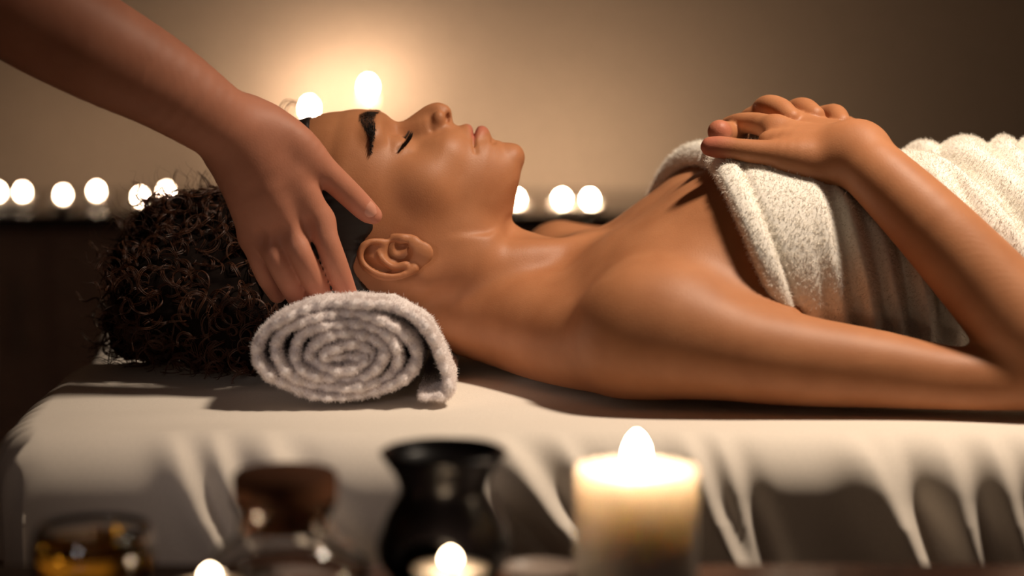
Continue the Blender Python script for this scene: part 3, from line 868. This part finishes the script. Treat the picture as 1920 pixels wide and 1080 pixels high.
NECK = chain([W(800, 490, 0, .045), W(890, 535, 0, .0495), W(985, 548, 0, .054), W(1070, 580, 0, .058)], 4)[0]
def build_roll_mesh():
    Y0 = -.205
    cx, cy = 640.0, 663.0
    path = [(690, 672), (668, 674), (640, 672), (612, 672)]
    turns = 4.0
    N = 170
    th0 = math.pi                                     # start on the left, go over the top to the right (clockwise on screen)
    for i in range(1, N + 1):
        t = i / N; th = th0 - t * (turns + .23) * 2 * math.pi
        a = 34 + 126 * t; b = 13 + 79 * t ** .95
        wob = 2.6 * math.sin(4.3 * th + 2.0) + 1.8 * math.sin(2.2 * th)
        path.append((cx + 6 - 9 * t + (a + wob) * math.cos(th), cy + 5 - 4 * t - (b + wob * .7) * math.sin(th)))
    last = path[-1]
    tail = [(715, 572), (760, 588), (797, 612), (818, 650), (832, 690), (841, 722), (836, 741), (812, 746), (785, 748)]
    path = path + tail
    c = catmull(np.array(path), 3)
    # even spacing
    seg = np.r_[0, np.cumsum(np.linalg.norm(np.diff(c, axis=0), axis=1))]
    M = 560; ss = np.linspace(0, seg[-1], M)
    c = np.stack([np.interp(ss, seg, c[:, 0]), np.interp(ss, seg, c[:, 1])], -1)
    tg = np.gradient(c, axis=0); tg /= np.linalg.norm(tg, axis=1, keepdims=True)
    nr = np.stack([-tg[:, 1], tg[:, 0]], -1)
    half = 8.9 + .8 * np.sin(ss * .09) + .6 * np.sin(ss * .31 + 2)
    kk = S * (DIST + Y0) / DIST
    # profile across the cloth: outer side from back to front, rounded near edge, inner side back
    prof = []
    back = .10
    ys = list(np.linspace(back, Y0 + .006, 26))
    for y in ys: prof.append((1.0, y))
    for a in np.linspace(0, math.pi, 9)[1:-1]: prof.append((math.cos(a), Y0 + .006 - .006 * math.sin(a)))
    for y in ys[::-1]: prof.append((-1.0, y))
    prof = np.array(prof)
    jit = .004 * np.sin(ss * .045) + .002 * np.sin(ss * .21)      # layers not quite flush
    g0 = np.array([P(x, y, Y0) for x, y in c])
    g1 = np.array([P(x + a * h, y + b * h, Y0) for (x, y), (a, b), h in zip(c, nr, half)])
    nv = g1 - g0; nv[:, 1] = 0
    K = len(prof)
    v = g0[:, None, :] + nv[:, None, :] * prof[None, :, 0, None]
    v[..., 1] = prof[None, :, 1] + (jit[:, None] * np.clip((-prof[:, 1] - .12) / .085, 0, 1)[None])
    # the head presses the roll flat towards the middle
    sq = 1 - .62 * np.clip((v[..., 1] + .155) / .075, 0, 1) ** 1.0 * 1.0
    zmin = BED + .004
    v[..., 2] = zmin + np.maximum(v[..., 2] - zmin, 0) * sq
    # at the back the cloth is drawn in a little
    v = v.reshape(-1, 3)
    from mathutils import noise
    nz = np.array([noise.noise(Vector(p * 260)) + .7 * noise.noise(Vector(p * 110)) for p in v])
    nn = np.repeat(nv / np.linalg.norm(nv, axis=1, keepdims=True), K, 0) * prof[:, 0][None].repeat(M, 0).reshape(-1, 1)
    v += nn * nz[:, None] * .0008
    v[:, 1] += nz * .0008 * (v[:, 1] < -.19)
    for it in range(6):
        f = head_field(v[:, 0], v[:, 1], v[:, 2])[0] * S
        for c in PRESS + [NECK]: f = np.minimum(f, c(v[:, 0], v[:, 1], v[:, 2]))
        v[:, 2] -= np.clip(.004 - f, 0, .02)
    v[:, 2] = np.maximum(v[:, 2], BED + .0035)
    i, j = np.meshgrid(np.arange(M - 1), np.arange(K - 1), indexing='ij')
    F = np.stack([i * K + j, (i + 1) * K + j, (i + 1) * K + j + 1, i * K + j + 1], -1).reshape(-1, 4)
    # close the two short ends
    ends = []
    h = K // 2
    for base in (0, (M - 1) * K):
        for j in range(h):
            a, b, c2, d = base + j, base + j + 1, base + K - 2 - j, base + K - 1 - j
            if b < c2: ends.append((a, b, c2, d) if base else (d, c2, b, a))
    F = np.concatenate([F, np.array(ends)])
    root = empty('rolled_towel', (*P(648, 752, -.1)[:2], BED))
    tag(root, "white terry towel rolled into a bolster under the woman's head, spiral end facing forward", 'towel')
    mesh_obj('cloth', v, F, ROLLT, root)
    # outward normals for the pile
    a, b, cc, d = v[F[:, 0]], v[F[:, 1]], v[F[:, 2]], v[F[:, 3]]
    Nf = np.cross(cc - a, d - b)
    jj = np.concatenate([np.tile(np.arange(K - 1), M - 1), np.zeros(len(ends), int)])
    want = np.where(prof[np.clip(jj, 0, K - 1), 0] > .05, 1, np.where(prof[np.clip(jj, 0, K - 1), 0] < -.05, -1, 0))
    ii = np.concatenate([np.repeat(np.arange(M - 1), K - 1), np.zeros(len(ends), int)])
    refn = nv[ii] * want[:, None] + np.where(np.abs(prof[np.clip(jj, 0, K - 1), 0]) < .999, 1, 0)[:, None] * np.array([0, -.01, 0])
    flip = (Nf * refn).sum(1) < 0
    F2 = F.copy(); F2[flip] = F2[flip][:, ::-1]
    def keep(c, n):
        return np.where(c[:, 1] < Y0 + .012, 5.0, np.where(c[:, 1] < -.10, .9, .0))
    tufts('pile', v, F2, 90000, .0022, .00019, ROLLPILE, root, keep, (0, -.25, -.05))
build_roll_mesh()

# ================================================================== massage table and sheet
X0, X1, YN, YF = -.418, 1.62, -.335, .36
def bed_top(x, y):
    """height of the sheet over the padding"""
    z = BED + 0 * x
    g = np.clip((-.27 - x) / .05, 0, 1)
    z = z - .050 * g * np.exp(-((y - .125) / .065) ** 4)                 # opening for the face at the head end
    z = z + .010 * g * np.exp(-((y - .25) / .05) ** 2)
    z = z + .0012 * np.sin(x * 19 + 3 * y) * np.sin(y * 16 + 1) - .001
    return z
def build_table():
    root = empty('massage_table', (.6, 0, 0))
    tag(root, 'padded massage table covered by a cream sheet, the woman lying on it', 'table')
    box('padding', (X0 + .03, YN + .03, BED - .15), (X1, YF - .03, BED - .078), SKIRT, root, .02)
    box('skirt', (X0 + .05, YN + .045, .16), (X1, YF - .045, BED - .145), SKIRT, root, .01)
    for x in (X0 + .10, X1 - .1):
        for y in (YN + .09, YF - .09):
            box('leg', (x - .03, y - .03, 0), (x + .03, y + .03, .17), DARKW, root, .004)
    # ---- sheet: grid over the top, rolled over the near, far and head edges
    R = .045
    def arc(d, drop):
        """d = run past the start of the rounding -> (out, down)"""
        q = np.clip(d, 0, R * math.pi / 2) / R
        return R * np.sin(q), R * (1 - np.cos(q)) + np.maximum(d - R * math.pi / 2, 0)
    nx, ny = 620, 300
    xi = np.concatenate([np.linspace(-.085 - .0, 0, 70, endpoint=False) * 1.5, np.linspace(0, X1 - X0, nx - 70)])
    HANG = .115
    su = np.concatenate([np.linspace(-(HANG + R * 1.57), 0, 110, endpoint=False), np.linspace(0, YF - YN - 2 * R, ny - 170, endpoint=False),
                         np.linspace(YF - YN - 2 * R, YF - YN - 2 * R + HANG + R * 1.57, 60)])
    XI, SU = np.meshgrid(xi, su, indexing='ij')
    dn = np.maximum(-SU, 0); df = np.maximum(SU - (YF - YN - 2 * R), 0); dh = np.maximum(-XI, 0)
    on, zn = arc(dn, 0); of, zf = arc(df, 0); oh, zh = arc(dh, 0); oh = oh * .7
    x = X0 + R * .7 + np.maximum(XI, 0) - oh
    y = YN + R + np.clip(SU, 0, YF - YN - 2 * R) - on + of
    x = x + .035 * np.clip((-.23 - y) / .11, 0, 1.2) ** 2 * np.clip((X0 + .16 - x) / .12, 0, 1)
    flat = (dn == 0) & (df == 0) & (dh == 0)
    z = bed_top(x, y) - np.maximum(np.maximum(zn, zf), zh) - .25 * np.minimum(np.maximum(zn, zf), zh)
    # folds: each leans as it falls
    folds = [(-.275, .75, .016, .020), (-.240, .60, .013, .020), (-.200, .80, .018, .024), (-.06, 1.0, .016, .018), (-.02, 1.2, .020, .026), (.030, .9, .014, .016),
             (.130, .60, .014, .022), (.158, .45, .013, .020), (.262, .80, .020, .022), (.292, .35, .012, .016), (.335, .4, .014, .018), (.372, .45, .012, .018),
             (.405, .60, .016, .018), (.445, .15, .012, .018), (.50, .3, .014, .018), (.60, .4, .016, .02), (.7, .3, .016, .02), (.8, .5, .016, .02)]
    amp = np.zeros_like(x)
    for x0, slope, wd, a in folds:
        a *= .7
        c = x0 + slope * dn * (.35 + 2.0 * dn)
        u = (x - c) / wd
        amp += a * (np.exp(-np.where(u > 0, u * 1.7, u * .9) ** 2) - .5 * np.exp(-((u - 1.25) / .8) ** 2))
    grow = np.clip((dn - .012) / .080, 0, 1) ** 1.1
    y = y - amp * grow
    z = z + amp * .35 * np.clip(dn / .04, 0, 1) * np.clip(1 - (dn - .05) / .06, 0, 1)
    # head end: fine slanting wrinkles
    hw = np.sin((y * 2 * math.pi / .030) + 18 * dh + 2.0 * np.sin(y * 23))
    x = x - .0045 * hw * np.clip(dh / .05, 0, 1) - .003 * np.clip(np.sin(y * 2 * math.pi / .019 + 1), 0, 1) * np.clip(dh / .05, 0, 1)
    # soft ripples on top
    from mathutils import noise
    shape = x.shape
    nz = np.array([noise.noise(Vector((a * 9, b * 22, 0))) for a, b in zip(x.ravel(), y.ravel())]).reshape(shape)
    z = z + .0016 * nz * np.clip(1 - dn / .03, 0, 1) - .0035
    v = np.stack([x, y, z], -1)
    # give it thickness
    n1, n2 = shape
    i, j = np.meshgrid(np.arange(n1 - 1), np.arange(n2 - 1), indexing='ij')
    F = np.stack([i * n2 + j, (i + 1) * n2 + j, (i + 1) * n2 + j + 1, i * n2 + j + 1], -1).reshape(-1, 4)
    o = mesh_obj('bed_sheet', v.reshape(-1, 3), F, SHEET)
    md = o.modifiers.new('thickness', 'SOLIDIFY'); md.thickness = .0016; md.offset = -1
    tag(o, 'cream cotton sheet spread over the massage table with folds hanging at its near edge', 'sheet')
build_table()

# ================================================================== background: wall, sideboard, candles
WALLY = 2.60
def struct(o): o['kind'] = 'structure'; return o
struct(box('wall_back', (-3.2, WALLY, 0), (3.4, WALLY + .1, 2.9), WALL, None, 0))
struct(box('floor', (-3.2, -3.2, -.1), (3.4, WALLY, 0), FLOORM, None, 0))
struct(box('ceiling', (-3.2, -3.2, 2.9), (3.4, WALLY + .1, 3.0), WALL, None, 0))
struct(box('wall_left', (-3.3, -3.2, 0), (-3.2, WALLY + .1, 2.9), WALL, None, 0))
struct(box('wall_right', (3.4, -3.2, 0), (3.5, WALLY + .1, 2.9), WALL, None, 0))
# sideboard: its top is level with the near edge seen at y=398
SBY0 = WALLY - .40
SBZ = P(400, 399, SBY0)[2]
sb = empty('sideboard', (0, (SBY0 + WALLY) / 2, 0))
tag(sb, 'long dark sideboard against the back wall carrying the row of candles', 'sideboard')
box('top', (-2.4, SBY0, SBZ - .03), (2.2, WALLY - .01, SBZ), DARKW, sb, .004)
box('carcass', (-2.36, SBY0 + .02, .06), (2.16, WALLY - .015, SBZ - .03), CONS, sb, .003)
for k in range(6):
    x = -2.34 + k * .75
    d = box('door', (x, SBY0 + .004, .10), (x + .735, SBY0 + .021, SBZ - .05), CONS, sb, .003)
    h = box('handle', (x + .68, SBY0 - .012, SBZ - .25), (x + .695, SBY0 + .004, SBZ - .13), STEEL, d, .002)
box('plinth', (-2.3, SBY0 + .05, 0), (2.1, WALLY - .03, .06), DARKW, sb, 0)

def flame_prof(h, r):
    return [(.0001, 0), (r * .55, h * .05), (r * .9, h * .17), (r, h * .34), (r * .93, h * .54), (r * .74, h * .72), (r * .42, h * .88), (.0001, h)]
def tealight(base, R, H, flame_mat, fh, fr, label, group=None, cup=STEEL, seg=32):
    root = empty('tealight', base); tag(root, label, 'candle', group)
    lathe('cup', [(.0001, 0), (R * .95, 0), (R, .001), (R, H), (R * 1.02, H + .0006), (R * .965, H + .0006), (R * .955, H - .002), (R * .95, .0012), (.0001, .0012)], cup, base, root, seg)
    lathe('wax', [(.0001, .0015), (R * .94, .0015), (R * .94, H - .003), (R * .8, H - .0042), (.0001, H - .0045)], WAXS, base, root, seg)
    lathe('wick', [(.0001, H - .006), (.0009, H - .006), (.0008, H + .004), (.0001, H + .0042)], WICK, base, root, 8)
    lathe('flame', flame_prof(fh, fr), flame_mat, (base[0], base[1], base[2] + H + .002), root, 20)
    return root
# row of tealights on the sideboard (flame seen at px, py)
row = [(-4, 356), (42, 356), (118, 361), (181, 354), (263, 365), (312, 355), (968, 381), (1054, 389), (1106, 380)]
where = ['at the far left edge of the row', 'first whole one from the left on the sideboard', 'second whole one from the left on the sideboard', 'in front of the bare wall, left of the curly hair',
         'half hidden at the left edge of the curly hair', 'glimpsed through the top curls of the hair', 'just showing beside the chin', 'lower left of the pair between chin and chest', 'right of the pair between chin and chest']
for (px, py), wtxt in zip(row, where):
    # the one height, so the depth follows
    hfl = SBZ + .030
    d = np.array([(px - 960) * KPX, CP - SP * (py - 540) * KPX, -SP - CP * (py - 540) * KPX])
    t = (hfl - CAM[2]) / d[2]; q = CAM + d * t
    y = min(max(q[1], SBY0 + .05), WALLY - .06)
    p = P(px, py, y)
    tealight((p[0], p[1], SBZ), .021, max(.012, p[2] - SBZ - .012), FLAME_BACK if px < 900 else FLAME_RIGHT, .0135, .0046, 'small lit tealight, ' + wtxt, None)
for px, py, lab in ((580, 186, 'shorter of the two slim lit tapers glowing above the forehead'), (690, 146, 'taller of the two slim lit tapers glowing above the forehead')):
    p = P(px, py, WALLY - .13); base = (p[0], p[1], SBZ); H = p[2] - SBZ - .03
    root = empty('taper_candle', base); tag(root, lab, 'candle')
    lathe('holder', [(.0001, 0), (.035, 0), (.036, .004), (.012, .012), (.010, .030), (.016, .034), (.016, .055), (.0125, .056), (.0122, .04), (.0001, .04)], STEEL, base, root, 32)
    lathe('wax', [(.0001, .041), (.0118, .041), (.0105, H - .004), (.009, H - .002), (.0001, H - .004)], WAX, base, root, 24)
    lathe('wick', [(.0001, H - .006), (.0009, H - .006), (.0008, H + .007), (.0001, H + .0072)], WICK, base, root, 8)
    lathe('flame', flame_prof(.020, .0062), FLAME_HIGH, (base[0], base[1], base[2] + H + .004), root, 20)

# ================================================================== foreground: side table with spa things
FY = -.71                                            # row nearest the lens
TZ = P(960, 1112, FY)[2]
st = empty('side_table', (0, FY - .1, 0))
tag(st, 'small dark wooden side table in the foreground under the candles and oils', 'table')
box('table_top', (-.36, FY - .30, TZ - .025), (.36, FY + .075, TZ), DARKW, st, .004)
for x in (-.32, .32):
    for y in (FY - .26, FY + .035):
        box('leg', (x - .02, y - .02, 0), (x + .02, y + .02, TZ - .025), DARKW, st, .003)

def pillar():
    b = P(1192, 1108, FY); base = (b[0], b[1], TZ)
    rim = P(1192, 878, FY)[2] - TZ; R = 117 * KPX * 1.49
    root = empty('pillar_candle', base); tag(root, 'thick ivory pillar candle burning at the right front', 'candle')
    lathe('wax', [(.0001, 0), (R * .97, 0), (R, .003), (R, rim - .004), (R * .985, rim), (R * .94, rim + .0005), (R * .86, rim - .003), (R * .6, rim - .006), (R * .2, rim - .0075), (.0001, rim - .0075)], WAX, base, root, 64, .004)
    lathe('wick', [(.0001, rim - .008), (.0013, rim - .008), (.0011, rim + .004), (.0001, rim + .0045)], WICK, base, root, 8)
    lathe('flame', flame_prof(.0235, .0072), FLAME_PILLAR, (base[0], base[1], base[2] + rim - .001), root, 24)
pillar()
def burner():
    Y = FY + .035
    b = P(832, 1108, Y); base = (b[0], b[1], TZ); k = KPX * (Y - CAM[1]) / CP
    zz = lambda py: P(832, py, Y)[2] - TZ
    h = lambda wpx: wpx * k
    root = empty('oil_burner', base); tag(root, 'black ceramic oil burner with a flared dish on top of its round body', 'oil burner')
    t = .004
    out = [(h(70), 0), (h(100), .002), (h(122), zz(1050)), (h(127), zz(1015)), (h(115), zz(975)), (h(92), zz(935)), (h(84), zz(915)), (h(92), zz(890)), (h(110), zz(865)), (h(121), zz(848))]
    inn = [(h(119) - t * .4, zz(846)), (h(104), zz(858)), (h(70), zz(880)), (.0001, zz(885))]
    # body with an arched opening towards the lens
    seg = 72
    pr = np.array(catmull(np.array(out), 4)); n = len(pr)
    a = np.linspace(0, 2 * math.pi, seg, endpoint=False)
    v = np.stack([base[0] + pr[:, 0][:, None] * np.cos(a), base[1] + pr[:, 0][:, None] * np.sin(a), TZ + np.repeat(pr[:, 1][:, None], seg, 1)], -1).reshape(-1, 3)
    F = []
    for i in range(n - 1):
        for j in range(seg):
            zm = (pr[i, 1] + pr[i + 1, 1]) / 2; aa = (a[j] + math.pi / seg + math.pi / 2 + .25 + math.pi) % (2 * math.pi) - math.pi
            if (aa / .62) ** 2 + (zm / zz(985)) ** 2 < 1 and zm > .002: continue
            F.append((i * seg + j, i * seg + (j + 1) % seg, (i + 1) * seg + (j + 1) % seg, (i + 1) * seg + j))
    o = mesh_obj('body', v, F, CERAM, root)
    md = o.modifiers.new('thickness', 'SOLIDIFY'); md.thickness = t; md.offset = -1
    lathe('dish', [(h(119), zz(850))] + inn + [], CERAM, base, root, 72).modifiers.new('thickness', 'SOLIDIFY').thickness = .002
burner()
def jar():
    Y = FY + .0
    b = P(537, 1108, Y); base = (b[0], b[1], TZ); k = KPX * (Y - CAM[1]) / CP
    zz = lambda py: P(537, py, Y)[2] - TZ
    h = lambda wpx: wpx * k
    root = empty('glass_jar', base); tag(root, 'clear round glass jar closed with a brown cork stopper', 'jar')
    out = [(.0001, .001), (h(120), .001), (h(150), .006), (h(158), zz(1075)), (h(150), zz(1045)), (h(120), zz(1018)), (h(96), zz(1003)), (h(92), zz(985)), (h(92), zz(950)), (h(100), zz(944)), (h(100), zz(936)), (h(92), zz(932))]
    inn = [(h(84), zz(934)), (h(84), zz(1000)), (h(112), zz(1024)), (h(142), zz(1050)), (h(148), zz(1078)), (h(140), .008), (.0001, .006)]
    lathe('glass', out + inn, GLASS, base, root, 64)
    lathe('stopper', [(.0001, zz(990)), (h(78), zz(990)), (h(82), zz(945)), (h(98), zz(931)), (h(100), zz(926)), (h(100), zz(893)), (h(95), zz(886)), (.0001, zz(884))], CORK, base, root, 48)
jar()
def oil_bottle():
    Y = FY + .005
    b = P(178, 1108, Y); base = (b[0], b[1], TZ); k = KPX * (Y - CAM[1]) / CP
    zz = lambda py: P(178, py, Y)[2] - TZ
    h = lambda wpx: wpx * k
    root = empty('oil_bowl', base); tag(root, 'small glass bowl of golden oil at the left front', 'bowl')
    out = [(.0001, .001), (h(80), .001), (h(112), zz(1080)), (h(120), zz(1040)), (h(112), zz(1000)), (h(104), zz(985))]
    inn = [(h(98), zz(986)), (h(105), zz(1002)), (h(113), zz(1040)), (h(105), zz(1080)), (h(75), .006), (.0001, .006)]
    lathe('glass', out + inn, GLASS, base, root, 64)
    lathe('oil', [(.0001, .0062), (h(74), .0062), (h(104.6), zz(1080)), (h(112.6), zz(1040)), (h(108), zz(1015)), (.0001, zz(1015))], OIL, base, root, 64)
oil_bottle()
def dish():
    b = P(1010, 1108, FY + .02); k = KPX * (FY + .02 - CAM[1]) / CP; h = 1.0 * (P(1010, 1064, FY + .02)[2] - TZ); R = 74 * k
    root = empty('small_dish', (b[0], b[1], TZ)); tag(root, 'small pale dish between the black oil burner and the pillar candle', 'dish')
    lathe('bowl', [(.0001, .001), (R * .5, .001), (R * .55, .003), (R * .92, h * .8), (R, h), (R * .965, h), (R * .88, h * .78), (R * .5, .006), (.0001, .006)], simple('pale_glaze', (.62, .5, .42), .35), (b[0], b[1], TZ), root, 48)
dish()
# tealights in the front
for px, py, lab in ((845, 1066, 'front tealight burning before the black oil burner'), (394, 1098, 'front tealight burning between the oil bowl and the corked jar')):
    Y = FY - .03
    p = P(px, py, Y)
    tealight((p[0], p[1], TZ), .0235, P(px, py, Y)[2] - TZ, FLAME_FRONT, .0105, .0055, lab)
